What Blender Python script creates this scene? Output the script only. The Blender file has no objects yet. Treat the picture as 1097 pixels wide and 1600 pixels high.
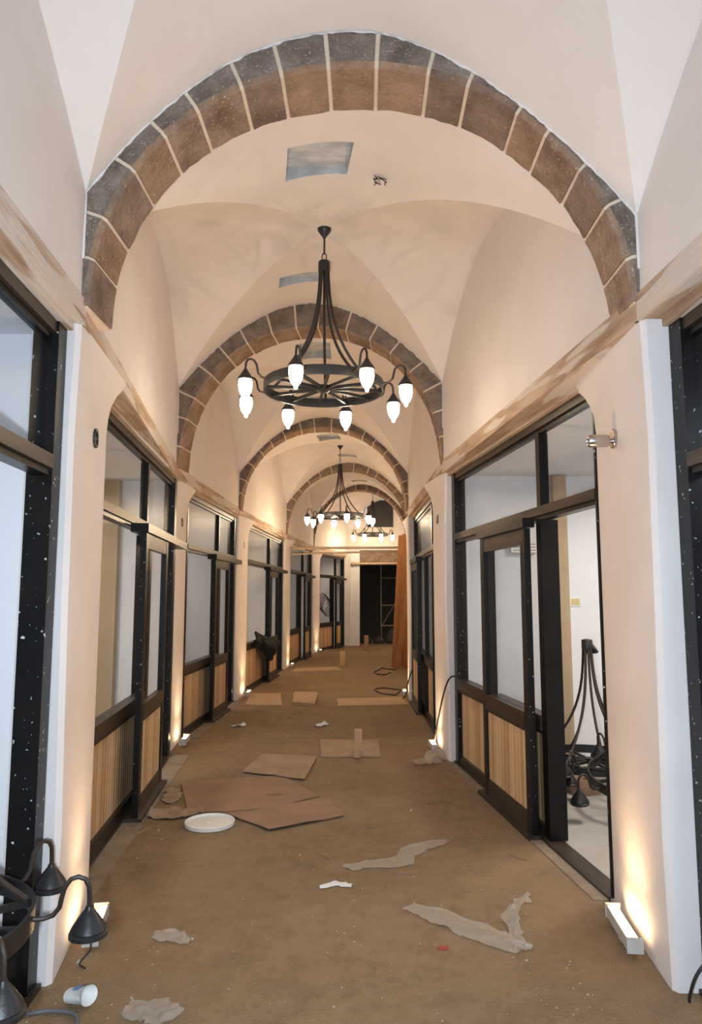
import bpy, bmesh, math, random
from mathutils import Vector, Matrix, noise
R = random.Random(7)
scene = bpy.context.scene
COL = scene.collection
PI = math.pi

# ------------------------------------------------------------------ camera, light, exposure
cam_d = bpy.data.cameras.new('camera'); cam = bpy.data.objects.new('camera', cam_d); COL.objects.link(cam)
cam_d.sensor_fit = 'VERTICAL'; cam_d.sensor_height = 36.0; cam_d.sensor_width = 36.0
cam_d.lens = 36.0 * 1120 / 1600
cam_d.clip_start = 0.02
cam.location = (0, 0, 1.6)
cam.rotation_euler = (PI / 2 + math.atan(130 / 1120), 0, 0)
scene.camera = cam
vs = scene.view_settings
vs.view_transform = 'Standard'; vs.look = 'None'; vs.gamma = 1.0; vs.exposure = 0.0; vs.use_curve_mapping = False

world = bpy.data.worlds.new('world'); scene.world = world; world.use_nodes = True
bg = world.node_tree.nodes['Background']; bg.inputs[0].default_value = (0.70, 0.82, 1.0, 1); bg.inputs[1].default_value = 2.2

def lamp(name, kind, loc, energy, color, **kw):
    d = bpy.data.lights.new(name, kind); d.energy = energy; d.color = color
    tgt = kw.pop('aim', None)
    for k, v in kw.items(): setattr(d, k, v)
    o = bpy.data.objects.new(name, d); COL.objects.link(o); o.location = loc
    if tgt is not None:
        o.rotation_euler = (Vector(tgt) - Vector(loc)).to_track_quat('-Z', 'Y').to_euler()
    return o
# the photographer's flash, held upright so it sits left of the lens
lamp('camera_flash', 'SPOT', (-0.16, 0.0, 1.50), 320, (0.76, 0.89, 1.0), shadow_soft_size=0.04, spot_size=math.radians(128), spot_blend=0.75, aim=(-0.16, 6.0, 1.85))
# cool ceiling lamps inside the shops
SHOP_LIGHTS = [('left', (-2.3, 1.9, 2.68), 6), ('right', (2.6, 1.7, 2.68), 28), ('left', (-2.9, 5.6, 2.68), 46), ('right', (2.6, 5.3, 2.68), 58),
               ('left', (-3.2, 9.7, 2.68), 20), ('left', (-3.1, 13.9, 2.68), 22), ('left', (-2.7, 18.3, 2.68), 12), ('left', (-2.0, 22.0, 2.68), 10), ('right', (2.3, 9.3, 2.68), 5)]
for sd, loc, e in SHOP_LIGHTS:
    lamp('shop_ceiling_light', 'AREA', loc, e, (0.80, 0.87, 1.0) if loc[1] < 2 else (1.0, 0.92, 0.83), shape='RECTANGLE', size=0.5, size_y=1.2)

# ------------------------------------------------------------------ materials
MATS = {}
def mat(name, col, rough=0.7, col2=None, nscale=6.0, nfac=1.0, bump=0.0, bscale=40.0, metal=0.0, spec=0.5, stretch=None, detail=6.0,
        speck=None, ramp=(0.35, 0.65), emit=None, alpha=None, sheen=0.0):
    m = bpy.data.materials.new(name); m.use_nodes = True
    nt = m.node_tree; N = nt.nodes; Lk = nt.links
    b = N['Principled BSDF']
    b.inputs['Base Color'].default_value = (*col, 1); b.inputs['Roughness'].default_value = rough
    b.inputs['Metallic'].default_value = metal; b.inputs['Specular IOR Level'].default_value = spec
    tc = N.new('ShaderNodeTexCoord'); src = tc.outputs['Object']
    mp = N.new('ShaderNodeMapping'); Lk.new(src, mp.inputs[0])
    if stretch: mp.inputs['Scale'].default_value = stretch
    out = mp.outputs[0]; colour = None
    if col2:
        nz = N.new('ShaderNodeTexNoise'); nz.inputs['Scale'].default_value = nscale; nz.inputs['Detail'].default_value = detail
        nz.inputs['Roughness'].default_value = 0.80 if name == 'floor' else 0.62
        Lk.new(out, nz.inputs['Vector'])
        rp = N.new('ShaderNodeMapRange'); rp.inputs[1].default_value = ramp[0]; rp.inputs[2].default_value = ramp[1]; rp.inputs[4].default_value = nfac
        Lk.new(nz.outputs['Fac'], rp.inputs[0])
        mx = N.new('ShaderNodeMix'); mx.data_type = 'RGBA'
        mx.inputs[6].default_value = (*col, 1); mx.inputs[7].default_value = (*col2, 1)
        Lk.new(rp.outputs[0], mx.inputs[0]); colour = mx.outputs[2]
    if speck:
        sc, thr, scol = speck[:3]; sw = speck[3] if len(speck) > 3 else 0.03
        nz = N.new('ShaderNodeTexNoise'); nz.inputs['Scale'].default_value = sc; nz.inputs['Detail'].default_value = 2.0 if sw < 0.1 else 12.0; nz.inputs['Roughness'].default_value = 0.5 if sw < 0.1 else 0.82
        Lk.new(out, nz.inputs['Vector'])
        rp = N.new('ShaderNodeMapRange'); rp.inputs[1].default_value = thr; rp.inputs[2].default_value = thr + sw
        Lk.new(nz.outputs['Fac'], rp.inputs[0])
        mx = N.new('ShaderNodeMix'); mx.data_type = 'RGBA'
        mx.inputs[6].default_value = (*col, 1); mx.inputs[7].default_value = (*scol, 1)
        if colour: Lk.new(colour, mx.inputs[6])
        Lk.new(rp.outputs[0], mx.inputs[0]); colour = mx.outputs[2]
    if colour: Lk.new(colour, b.inputs['Base Color'])
    if bump:
        nz = N.new('ShaderNodeTexNoise'); nz.inputs['Scale'].default_value = bscale; nz.inputs['Detail'].default_value = 5.0
        Lk.new(out, nz.inputs['Vector'])
        bp = N.new('ShaderNodeBump'); bp.inputs['Strength'].default_value = bump; bp.inputs['Distance'].default_value = 0.02
        Lk.new(nz.outputs['Fac'], bp.inputs['Height']); Lk.new(bp.outputs[0], b.inputs['Normal'])
    if emit:
        b.inputs['Emission Color'].default_value = (*emit[0], 1); b.inputs['Emission Strength'].default_value = emit[1]
    if alpha is not None: b.inputs['Alpha'].default_value = alpha
    MATS[name] = m
    return m

mat('plaster', (0.75, 0.705, 0.685), 0.85, (0.69, 0.64, 0.615), 1.6, 0.8, bump=0.12, bscale=9)
mat('pier_plaster', (0.75, 0.705, 0.69), 0.8, (0.69, 0.64, 0.62), 2.2, 0.8, bump=0.10, bscale=12)
mat('shop_white', (0.78, 0.78, 0.80), 0.85, (0.73, 0.73, 0.75), 1.5, 0.7, bump=0.05, bscale=10)
mat('shop_beige', (0.48, 0.37, 0.24), 0.85, (0.42, 0.32, 0.20), 2, 0.8)
mat('stone', (0.15, 0.095, 0.062), 0.9, (0.35, 0.25, 0.18), 5.5, 1.0, bump=0.8, bscale=38, detail=10, speck=(70, 0.64, (0.40, 0.33, 0.27)), ramp=(0.32, 0.68))
mat('stone_dark', (0.115, 0.078, 0.055), 0.9, (0.29, 0.21, 0.155), 5, 1.0, bump=0.8, bscale=38, detail=10, speck=(70, 0.66, (0.36, 0.30, 0.25)), ramp=(0.32, 0.68))
mat('stone_warm', (0.19, 0.115, 0.07), 0.9, (0.36, 0.245, 0.165), 6, 1.0, bump=0.8, bscale=38, detail=10, speck=(70, 0.66, (0.40, 0.33, 0.27)), ramp=(0.32, 0.68))
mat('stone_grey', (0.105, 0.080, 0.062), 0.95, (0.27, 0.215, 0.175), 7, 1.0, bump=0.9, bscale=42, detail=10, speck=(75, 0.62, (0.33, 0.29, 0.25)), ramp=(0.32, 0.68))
mat('mortar', (0.76, 0.64, 0.50), 0.9, (0.68, 0.55, 0.41), 12, 0.8, bump=0.3, bscale=50)
mat('floor', (0.262, 0.172, 0.088), 0.85, (0.150, 0.094, 0.046), 1.5, 1.0, bump=0.5, bscale=85, detail=14, speck=(7.0, 0.40, (0.32, 0.222, 0.122), 0.42), ramp=(0.34, 0.68))
mat('ledge', (0.30, 0.235, 0.165), 0.9, (0.20, 0.15, 0.10), 5, 1.0, bump=0.4, bscale=30)
mat('shop_floor', (0.44, 0.41, 0.37), 0.8, (0.37, 0.34, 0.30), 4, 0.9, bump=0.1)
mat('beam_wood', (0.32, 0.205, 0.125), 0.8, (0.56, 0.43, 0.32), 2.6, 1.0, bump=0.4, bscale=10, stretch=(0.5, 5, 5), speck=(1.7, 0.53, (0.60, 0.53, 0.47)))
mat('black_paint', (0.006, 0.006, 0.0065), 0.32, (0.012, 0.011, 0.010), 5, 0.8, spec=0.22, speck=(46, 0.695, (0.55, 0.55, 0.55)))
mat('black_frame', (0.006, 0.006, 0.0065), 0.32, (0.012, 0.011, 0.010), 4, 0.8, spec=0.22)
mat('rail_brown', (0.022, 0.015, 0.011), 0.38, (0.060, 0.042, 0.029), 7, 1.0, stretch=(0.3, 3, 3), spec=0.3)
for i, (a, b_) in enumerate([((0.66, 0.44, 0.235), (0.56, 0.36, 0.18)), ((0.56, 0.355, 0.18), (0.47, 0.285, 0.14)), ((0.72, 0.50, 0.285), (0.63, 0.42, 0.225))]):
    mat('slat_%d' % i, a, 0.5, b_, 9, 1.0, stretch=(4, 4, 0.4))
mat('iron', (0.010, 0.010, 0.011), 0.42, (0.02, 0.018, 0.017), 8, 0.6, bump=0.08, bscale=60)
mat('iron_brown', (0.022, 0.014, 0.010), 0.5, (0.035, 0.022, 0.015), 8, 0.6)
mat('bulb', (1, 0.93, 0.82), 0.3, emit=((1.0, 0.81, 0.59), 34.0))
mat('bulb_strong', (1, 0.93, 0.82), 0.3, emit=((1.0, 0.74, 0.47), 100.0))
mat('led', (1, 0.9, 0.75), 0.3, emit=((1.0, 0.66, 0.34), 26.0))
mat('white_metal', (0.50, 0.48, 0.46), 0.5, (0.40, 0.37, 0.34), 20, 0.8)
mat('chrome', (0.55, 0.50, 0.47), 0.22, metal=1.0)
mat('hatch_grey', (0.40, 0.42, 0.45), 0.7, (0.58, 0.60, 0.62), 5, 1.0, stretch=(1, 3, 1), ramp=(0.4, 0.6))
mat('white_plastic', (0.78, 0.76, 0.70), 0.5)
mat('card', (0.33, 0.20, 0.125), 0.85, (0.26, 0.155, 0.095), 3, 1.0, bump=0.1, bscale=20)
mat('card_pale', (0.37, 0.26, 0.17), 0.85, (0.30, 0.205, 0.13), 3, 1.0, bump=0.1, bscale=20)
mat('board_pale', (0.46, 0.31, 0.18), 0.75, (0.38, 0.25, 0.14), 5, 1.0, stretch=(0.4, 4, 1))
mat('plank_orange', (0.40, 0.185, 0.065), 0.6, (0.31, 0.13, 0.045), 5, 1.0, stretch=(5, 5, 0.4))
mat('paper_brown', (0.38, 0.27, 0.17), 0.9, (0.31, 0.21, 0.13), 6, 1.0)
mat('paper_white', (0.74, 0.74, 0.72), 0.8)
mat('print_blue', (0.10, 0.24, 0.50), 0.7)
mat('cable', (0.015, 0.013, 0.012), 0.5)
mat('cable_grey', (0.12, 0.12, 0.125), 0.6)
mat('cloth_black', (0.008, 0.009, 0.009), 0.95)
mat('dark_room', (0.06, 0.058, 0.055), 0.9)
mat('pipe_steel', (0.45, 0.36, 0.26), 0.4, (0.35, 0.27, 0.18), 10, 0.8, metal=0.5)
mat('grille', (0.05, 0.05, 0.052), 0.6)
mat('yellow_plate', (0.62, 0.50, 0.22), 0.5)
mat('red_scrap', (0.38, 0.06, 0.03), 0.6)
mat('crumb', (0.46, 0.40, 0.32), 0.9)

def glass_mat():
    m = bpy.data.materials.new('thin_glass'); m.use_nodes = True
    nt = m.node_tree; N = nt.nodes; N.clear()
    o = N.new('ShaderNodeOutputMaterial'); t = N.new('ShaderNodeBsdfTransparent'); t.inputs[0].default_value = (0.93, 0.94, 0.95, 1)
    g = N.new('ShaderNodeBsdfGlossy'); g.inputs['Roughness'].default_value = 0.30
    lw = N.new('ShaderNodeLayerWeight'); lw.inputs[0].default_value = 0.5
    pw = N.new('ShaderNodeMath'); pw.operation = 'POWER'; pw.inputs[1].default_value = 4.0; nt.links.new(lw.outputs['Facing'], pw.inputs[0])
    f = N.new('ShaderNodeMath'); f.operation = 'MULTIPLY_ADD'; f.inputs[1].default_value = 0.10; f.inputs[2].default_value = 0.004; nt.links.new(pw.outputs[0], f.inputs[0])
    mx = N.new('ShaderNodeMixShader')
    nt.links.new(f.outputs[0], mx.inputs[0]); nt.links.new(t.outputs[0], mx.inputs[1]); nt.links.new(g.outputs[0], mx.inputs[2]); nt.links.new(mx.outputs[0], o.inputs[0])
    MATS['thin_glass'] = m
def film_mat(name, col, keep):
    m = bpy.data.materials.new(name); m.use_nodes = True
    nt = m.node_tree; N = nt.nodes; b = N['Principled BSDF']; o = N['Material Output']
    b.inputs['Base Color'].default_value = (*col, 1); b.inputs['Roughness'].default_value = 0.55
    t = N.new('ShaderNodeBsdfTransparent'); mx = N.new('ShaderNodeMixShader'); mx.inputs[0].default_value = keep
    nt.links.new(t.outputs[0], mx.inputs[1]); nt.links.new(b.outputs[0], mx.inputs[2]); nt.links.new(mx.outputs[0], o.inputs[0])
    MATS[name] = m
glass_mat(); film_mat('film', (0.52, 0.46, 0.38), 0.5)

# ------------------------------------------------------------------ mesh helpers
class MB:
    def __init__(s): s.v = []; s.f = []; s.sharp = None
    def quad_box(s, base, top):
        """prism between two equal-length rings of points"""
        n = len(base); o = len(s.v); s.v += [tuple(p) for p in base] + [tuple(p) for p in top]
        s.f.append(tuple(o + i for i in reversed(range(n)))); s.f.append(tuple(o + n + i for i in range(n)))
        for i in range(n):
            j = (i + 1) % n; s.f.append((o + i, o + j, o + n + j, o + n + i))
        return s
    def box(s, x0, x1, y0, y1, z0, z1):
        if x1 < x0: x0, x1 = x1, x0
        if y1 < y0: y0, y1 = y1, y0
        b = [(x0, y0), (x1, y0), (x1, y1), (x0, y1)]
        return s.quad_box([(x, y, z0) for x, y in b], [(x, y, z1) for x, y in b])
    def prism(s, poly, z0, z1):
        a = sum(poly[i][0] * poly[(i + 1) % len(poly)][1] - poly[(i + 1) % len(poly)][0] * poly[i][1] for i in range(len(poly)))
        if a < 0: poly = list(reversed(poly))
        return s.quad_box([(x, y, z0) for x, y in poly], [(x, y, z1) for x, y in poly])
    def tube(s, pts, r, n=8, cap=True):
        pts = [Vector(p) for p in pts]; rs = r if isinstance(r, (list, tuple)) else [r] * len(pts)
        o = len(s.v); up = None
        for i, p in enumerate(pts):
            t = (pts[min(i + 1, len(pts) - 1)] - pts[max(i - 1, 0)]).normalized()
            if up is None:
                up = Vector((0, 0, 1)) if abs(t.z) < 0.9 else Vector((1, 0, 0))
            side = t.cross(up)
            if side.length < 1e-6: side = t.orthogonal()
            side.normalize(); up = side.cross(t).normalized()
            for k in range(n):
                a = 2 * PI * k / n
                s.v.append(tuple(p + (side * math.cos(a) + up * math.sin(a)) * rs[i]))
        for i in range(len(pts) - 1):
            for k in range(n):
                k2 = (k + 1) % n
                s.f.append((o + i * n + k, o + i * n + k2, o + (i + 1) * n + k2, o + (i + 1) * n + k))
        if cap:
            s.f.append(tuple(o + k for k in reversed(range(n)))); e = o + (len(pts) - 1) * n
            s.f.append(tuple(e + k for k in range(n)))
        return s
    def lathe(s, prof, n=20, at=(0, 0, 0)):
        o = len(s.v)
        for r, z in prof:
            for k in range(n):
                a = 2 * PI * k / n
                s.v.append((at[0] + r * math.cos(a), at[1] + r * math.sin(a), at[2] + z))
        for i in range(len(prof) - 1):
            for k in range(n):
                k2 = (k + 1) % n
                s.f.append((o + i * n + k, o + i * n + k2, o + (i + 1) * n + k2, o + (i + 1) * n + k))
        s.f.append(tuple(o + k for k in reversed(range(n))))
        e = o + (len(prof) - 1) * n; s.f.append(tuple(e + k for k in range(n)))
        return s
    def mesh(s, name, m, smooth=False, angle=None):
        me = bpy.data.meshes.new(name); me.from_pydata(s.v, [], s.f); me.materials.append(MATS[m])
        bm = bmesh.new(); bm.from_mesh(me); bmesh.ops.recalc_face_normals(bm, faces=bm.faces)
        if smooth:
            for f in bm.faces: f.smooth = True
            lim = angle if angle else 0.7
            for e in bm.edges:
                if len(e.link_faces) == 2 and e.calc_face_angle(0) > lim: e.smooth = False
        bm.to_mesh(me); bm.free()
        return me
    def build(s, name, m, parent=None, smooth=False, angle=None):
        return link(name, s.mesh(name, m, smooth, angle), parent)
def link(name, me, parent=None, loc=None, rot=None):
    o = bpy.data.objects.new(name, me); COL.objects.link(o)
    if parent: o.parent = parent
    if loc: o.location = loc
    if rot: o.rotation_euler = rot
    return o
def tag(o, label=None, cat=None, group=None, kind=None):
    if label: o['label'] = label
    if cat: o['category'] = cat
    if group: o['group'] = group
    if kind: o['kind'] = kind
    return o
def thing(name, loc, label, cat, rz=0.0, group=None):
    o = link(name, None, None, loc, (0, 0, rz)); o.empty_display_size = 0.1
    return tag(o, label, cat, group)
def struct(o): o['kind'] = 'structure'; return o
def copy_tree(o, parent=None):
    c = o.copy(); COL.objects.link(c); c.parent = parent
    for ch in list(o.children): copy_tree(ch, c)
    return c
V2 = lambda a: Vector((a[0], a[1]))
def lerp(a, b, t): return a + (b - a) * t

# ------------------------------------------------------------------ plan of the corridor (metres, camera at the origin)
# arches: left and right springing corner, extrados spring and crown height
ARCH = [dict(L=(-0.95, -1.6), R=(1.52, -1.65), zl=3.45, zr=3.36, zc=4.30, el=2.2, er=1.8),
        dict(L=(-1.24, 3.16), R=(1.31, 3.11), zl=3.47, zr=3.33, zc=4.27, el=2.3, er=1.66, ir=1.10),
        dict(L=(-1.84, 7.45), R=(0.94, 7.17), zl=3.80, zr=3.78, zc=4.68, el=1.9, er=1.85, drop=0.27),
        dict(L=(-1.77, 11.20), R=(0.91, 11.26), zl=3.52, zr=3.52, zc=4.43, el=2.0, er=2.0),
        dict(L=(-1.44, 15.85), R=(1.34, 16.0), zl=3.62, zr=3.62, zc=4.57, el=2.0, er=2.0),
        dict(L=(-1.05, 20.05), R=(1.68, 20.4), zl=3.75, zr=3.75, zc=4.74, el=2.0, er=2.0),
        dict(L=(-0.12, 23.1), R=(2.75, 23.1), zl=3.75, zr=3.75, zc=4.74, el=2.0, er=2.0)]
TH = 0.31     # depth of a stone arch
ZB0, ZB1 = 2.80, 2.96   # timber lintel
def P(s): return 1.0 - abs(s) ** 2.0
def PA(a, s): return 1.0 - abs(s) ** (a['el'] if s < 0 else a['er'])     # an arch's own, slightly lopsided curve
def ZS(a, s): return lerp(a['zl'], a['zr'], (s + 1) / 2)

# floor -------------------------------------------------------------
fl = MB()
fl.prism([(-1.6, -1.7), (2.2, -1.7), (2.0, 3), (1.7, 8), (2.0, 14), (2.6, 20), (3.2, 27), (-0.6, 27), (-1.6, 20), (-2.2, 14), (-2.4, 8), (-1.9, 3)], -0.2, 0.0)
struct(fl.build('floor', 'floor'))

# vaults -----------------------------------------------------------
def bay_frame(i):
    a, b = ARCH[i], ARCH[i + 1]
    def off(p, q):
        d = (V2(q) - V2(p)).normalized(); return V2(p) + d * TH
    nl, nr = off(a['L'], b['L']), off(a['R'], b['R'])
    return nl, nr, V2(b['L']), V2(b['R']), a, b
def bay_point(i, s, q):
    nl, nr, fl_, fr, a, b = bay_frame(i)
    u = (s + 1) / 2; t = (q + 1) / 2
    p = nl * (1 - u) * (1 - t) + nr * u * (1 - t) + fl_ * (1 - u) * t + fr * u * t
    zs = lerp(ZS(a, s), ZS(b, s), t); zc = lerp(a['zc'], b['zc'], t)
    pr = max(P(s), P(q))
    if abs(q) > abs(s):
        w = (abs(q) - abs(s)) / (1 - abs(s)); w = w * w * (3 - 2 * w)
        pr += (PA(a if q < 0 else b, s) - P(s)) * w
    return Vector((p.x, p.y, zs + (zc - zs) * pr))
HOLES = {0: [], 1: [(-0.24, 0.07, -0.68, -0.47), (-0.24, 0.07, 0.50, 0.64)], 2: [(-0.13, 0.14, -0.60, -0.33), (-0.13, 0.14, 0.45, 0.62)],
         3: [(-0.22, 0.07, -0.55, -0.30), (-0.1, 0.18, 0.45, 0.60)], 4: [(-0.15, 0.15, -0.60, -0.40), (-0.15, 0.15, 0.45, 0.60)], 5: []}
def vault(i):
    vals = [k / 20 for k in range(-20, 21)]
    for h in HOLES[i]:
        for x in h: vals += [x, -x]
    vals = sorted(set(round(x, 4) for x in vals)); n = len(vals)
    mb = MB()
    for q in vals:
        for s in vals: mb.v.append(tuple(bay_point(i, s, q)))
    diag = set()
    for j in range(n - 1):
        for k in range(n - 1):
            sc, qc = (vals[k] + vals[k + 1]) / 2, (vals[j] + vals[j + 1]) / 2
            if any(h[0] < sc < h[1] and h[2] < qc < h[3] for h in HOLES[i]): continue
            a, b, c, d = j * n + k, j * n + k + 1, (j + 1) * n + k + 1, (j + 1) * n + k
            if j == k: mb.f += [(a, b, c), (a, c, d)]; diag.add((a, c))
            elif j == n - 2 - k: mb.f += [(a, b, d), (b, c, d)]; diag.add((b, d))
            else: mb.f.append((a, b, c, d))
    me = bpy.data.meshes.new('ceiling'); me.from_pydata(mb.v, [], mb.f); me.materials.append(MATS['plaster'])
    dd = set(tuple(sorted(x)) for x in diag)
    for p in me.polygons: p.use_smooth = True
    for e in me.edges:
        if tuple(sorted(e.vertices)) in dd: e.use_edge_sharp = True
    o = struct(link('ceiling', me))
    for h in HOLES[i]:
        # a short shaft and a grey pane closing it
        sh = MB(); ring = []
        ss = [lerp(h[0], h[1], k / 6) for k in range(7)]
        edge = [(x, h[2]) for x in ss] + [(x, h[3]) for x in reversed(ss)]
        for x, y in edge: ring.append(bay_point(i, x, y))
        m = len(ring); top = max(p.z for p in ring) + 0.05
        sh.v = [tuple(p) for p in ring] + [(p.x, p.y, top) for p in ring]
        sh.f = [(k, (k + 1) % m, m + (k + 1) % m, m + k) for k in range(m)]
        sh.build('hatch_lining', 'hatch_grey', o)
        pn = MB(); pn.prism([(p.x, p.y) for p in ring], top, top + 0.02); pn.build('hatch_pane', 'hatch_grey', o)
    # side walls above the lintels, up to the lunettes
    for side, s in (('left', -1), ('right', 1)):
        A, B = V2(ARCH[i]['L' if s < 0 else 'R']), V2(ARCH[i + 1]['L' if s < 0 else 'R'])
        pts = [(A.x, A.y, ZS(ARCH[i], s) + 0.02)]
        for k in range(41):
            pts.append(tuple(bay_point(i, s, -1 + k / 20)))
        w = MB(); nrm = Vector((-(B - A).y, (B - A).x)).normalized() * (1 if s < 0 else -1) * 0.2
        bot = ZB1 - 0.03
        for (x, y, z) in pts: w.v += [(x, y, bot), (x, y, z), (x + nrm.x, y + nrm.y, z + 0.05), (x + nrm.x, y + nrm.y, bot)]
        for k in range(len(pts) - 1):
            o4 = 4 * k; w.f += [(o4, o4 + 4, o4 + 5, o4 + 1), (o4 + 1, o4 + 5, o4 + 6, o4 + 2), (o4 + 2, o4 + 6, o4 + 7, o4 + 3)]
        struct(w.build('wall_' + side, 'plaster', smooth=True, angle=0.5))
for i in range(6): vault(i)

# stone arches ------------------------------------------------------
def stone_arch(i, label, nst):
    a = ARCH[i]; L, Rr = V2(a['L']), V2(a['R']); C = (L + Rr) / 2; half = (Rr - L) / 2; W = half.length
    ax = half.normalized(); fwd = Vector((-ax.y, ax.x))
    zb = ZB1 - 0.04; zc = a['zc']; din = 0.03; zi = zc - a.get('drop', 0.17); nC = 110
    # visible extrados (where the vault meets the stones), pushed a little into the masonry
    exl = [(-W - 0.06, zb)] + [(-W - 0.06, lerp(zb, a['zl'], k / 8)) for k in range(1, 8)]
    for k in range(121):
        q = -1 + 2 * k / 120; exl.append((q * (W + 0.06 * abs(q)), ZS(a, q) + (zc - ZS(a, q)) * PA(a, q) + 0.05))
    exl += [(W + 0.06, lerp(zb, a['zr'], k / 8)) for k in range(7, -1, -1)]
    ins, exs = [], []
    for k in range(nC + 1):
        th = -PI / 2 + PI * k / nC; sn, cn = math.sin(th), max(math.cos(th), 0.0)
        ins.append(((1 if sn > 0 else -1) * abs(sn) ** 0.95 * (W - din), zb + (zi - zb) * cn ** (a.get('ir', 0.98) if sn > 0 else 0.95)))
        q = ins[-1][0] / W; lim = ZS(a, q) + (zc - ZS(a, q)) * PA(a, q) - 0.045
        if abs(q) < 0.96 and ins[-1][1] > lim: ins[-1] = (ins[-1][0], lim)
    for k, p in enumerate(ins):
        p0, p1 = ins[max(k - 1, 0)], ins[min(k + 1, nC)]; tx, tz = p1[0] - p0[0], p1[1] - p0[1]; l = math.hypot(tx, tz); nx, nz = -tz / l, tx / l
        best = None
        for q0, q1 in zip(exl, exl[1:]):
            # intersect the normal with the extrados polyline
            ex, ez = q1[0] - q0[0], q1[1] - q0[1]; den = nx * ez - nz * ex
            if abs(den) < 1e-12: continue
            t = ((q0[0] - p[0]) * ez - (q0[1] - p[1]) * ex) / den; u = ((q0[0] - p[0]) * nz - (q0[1] - p[1]) * nx) / den
            if t > 0 and -1e-6 <= u <= 1 + 1e-6 and (best is None or t < best): best = t
        best = min(best or 0.1, 0.5)
        exs.append((p[0] + nx * best, p[1] + nz * best))
    cum = [0]
    for k in range(1, len(ins)): cum.append(cum[-1] + math.hypot(ins[k][0] - ins[k - 1][0], ins[k][1] - ins[k - 1][1]))
    tot = cum[-1]
    def sample(poly, d):
        d = min(max(d, 0), tot)
        for k in range(1, len(cum)):
            if cum[k] >= d:
                t = (d - cum[k - 1]) / max(cum[k] - cum[k - 1], 1e-9)
                return Vector((lerp(poly[k - 1][0], poly[k][0], t), lerp(poly[k - 1][1], poly[k][1], t)))
    root = thing('stone_arch', (C.x, C.y, 0), label, 'arch', math.atan2(ax.y, ax.x), 'stone arches spanning the corridor')
    def section(d, inset, jit=None):
        pi_, pe = sample(ins, d), sample(exs, d)
        n = (pe - pi_).normalized()
        c = 0.022
        # profile: far soffit, near soffit (chamfered), near face, far top ; local axes x across, y along, z up
        p0 = pi_ + n * inset
        pts = [(p0, TH + 0.006), (p0, c + inset), (p0 + n * c, inset), (pe, inset), (pe, TH + 0.006)]
        out = []
        for q, (p, y) in enumerate(pts):
            j = jit[q] if jit else (0, 0)
            out.append((p.x + n.x * j[0], y + j[1], p.y + n.y * j[0]))
        return out
    def ring(mb, ds, inset, jits=None):
        o = len(mb.v); n = 5
        for k, d in enumerate(ds): mb.v += section(d, inset, jits[k] if jits else None)
        for k in range(len(ds) - 1):
            for q in range(n):
                q2 = (q + 1) % n; b = o + k * n
                mb.f.append((b + q, b + q2, b + n + q2, b + n + q))
        mb.f.append(tuple(o + q for q in range(n))); e = o + (len(ds) - 1) * n
        mb.f.append(tuple(e + q for q in reversed(range(n))))
    # rough plaster lip where the vault meets the stones
    lr = random.Random(50 + i); lp = []
    for (x, z) in exl[4:-4]: lp.append((x * (1 - 0.06 / (W + 0.06) * min(1, abs(x) / W)) * 0.998, -0.004 + lr.uniform(-0.004, 0.003), z - 0.048 + lr.uniform(-0.006, 0.004)))
    MB().tube(lp, [lr.uniform(0.003, 0.009) for _ in lp], 6).build('plaster_lip', 'plaster', root, True, 1.2)
    mr = MB(); ring(mr, [tot * k / 90 for k in range(91)], 0.009); mr.build('mortar', 'mortar', root)
    rr = random.Random(100 + i)
    cuts = [0]
    for k in range(1, nst): cuts.append(tot * (k + rr.uniform(-0.13, 0.13)) / nst)
    cuts.append(tot); g = 0.0095
    for k in range(nst):
        d0, d1 = cuts[k] + g, cuts[k + 1] - g
        ds = [lerp(d0, d1, t / 4) for t in range(5)]
        base = rr.uniform(-0.003, 0.002)
        jits = []
        for t in range(5):
            row = []
            for q in range(5):
                row.append((base + rr.uniform(-0.004, 0.004) if q in (0, 1, 2) else 0, rr.uniform(-0.004, 0.003) if q in (2, 3) else (rr.uniform(-0.004, 0.004) if q == 1 else 0)))
            jits.append(row)
        st = MB(); ring(st, ds, 0.0, jits)
        ob = st.build('stone', rr.choice(['stone', 'stone', 'stone_dark', 'stone_warm']), root)
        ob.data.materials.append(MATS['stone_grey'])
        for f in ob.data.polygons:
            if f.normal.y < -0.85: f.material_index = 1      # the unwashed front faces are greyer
    return root
stone_arch(1, 'large brown stone arch nearest the camera with pale mortar joints', 17)
stone_arch(2, 'second stone arch, just behind the nearest wheel chandelier', 17)
stone_arch(3, 'third brown stone arch, below the nearest chandelier wheel', 17)
stone_arch(4, 'fourth stone arch, right behind the middle chandelier', 17)
stone_arch(5, 'last stone arch, in front of the barred opening in the end wall', 15)

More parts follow.
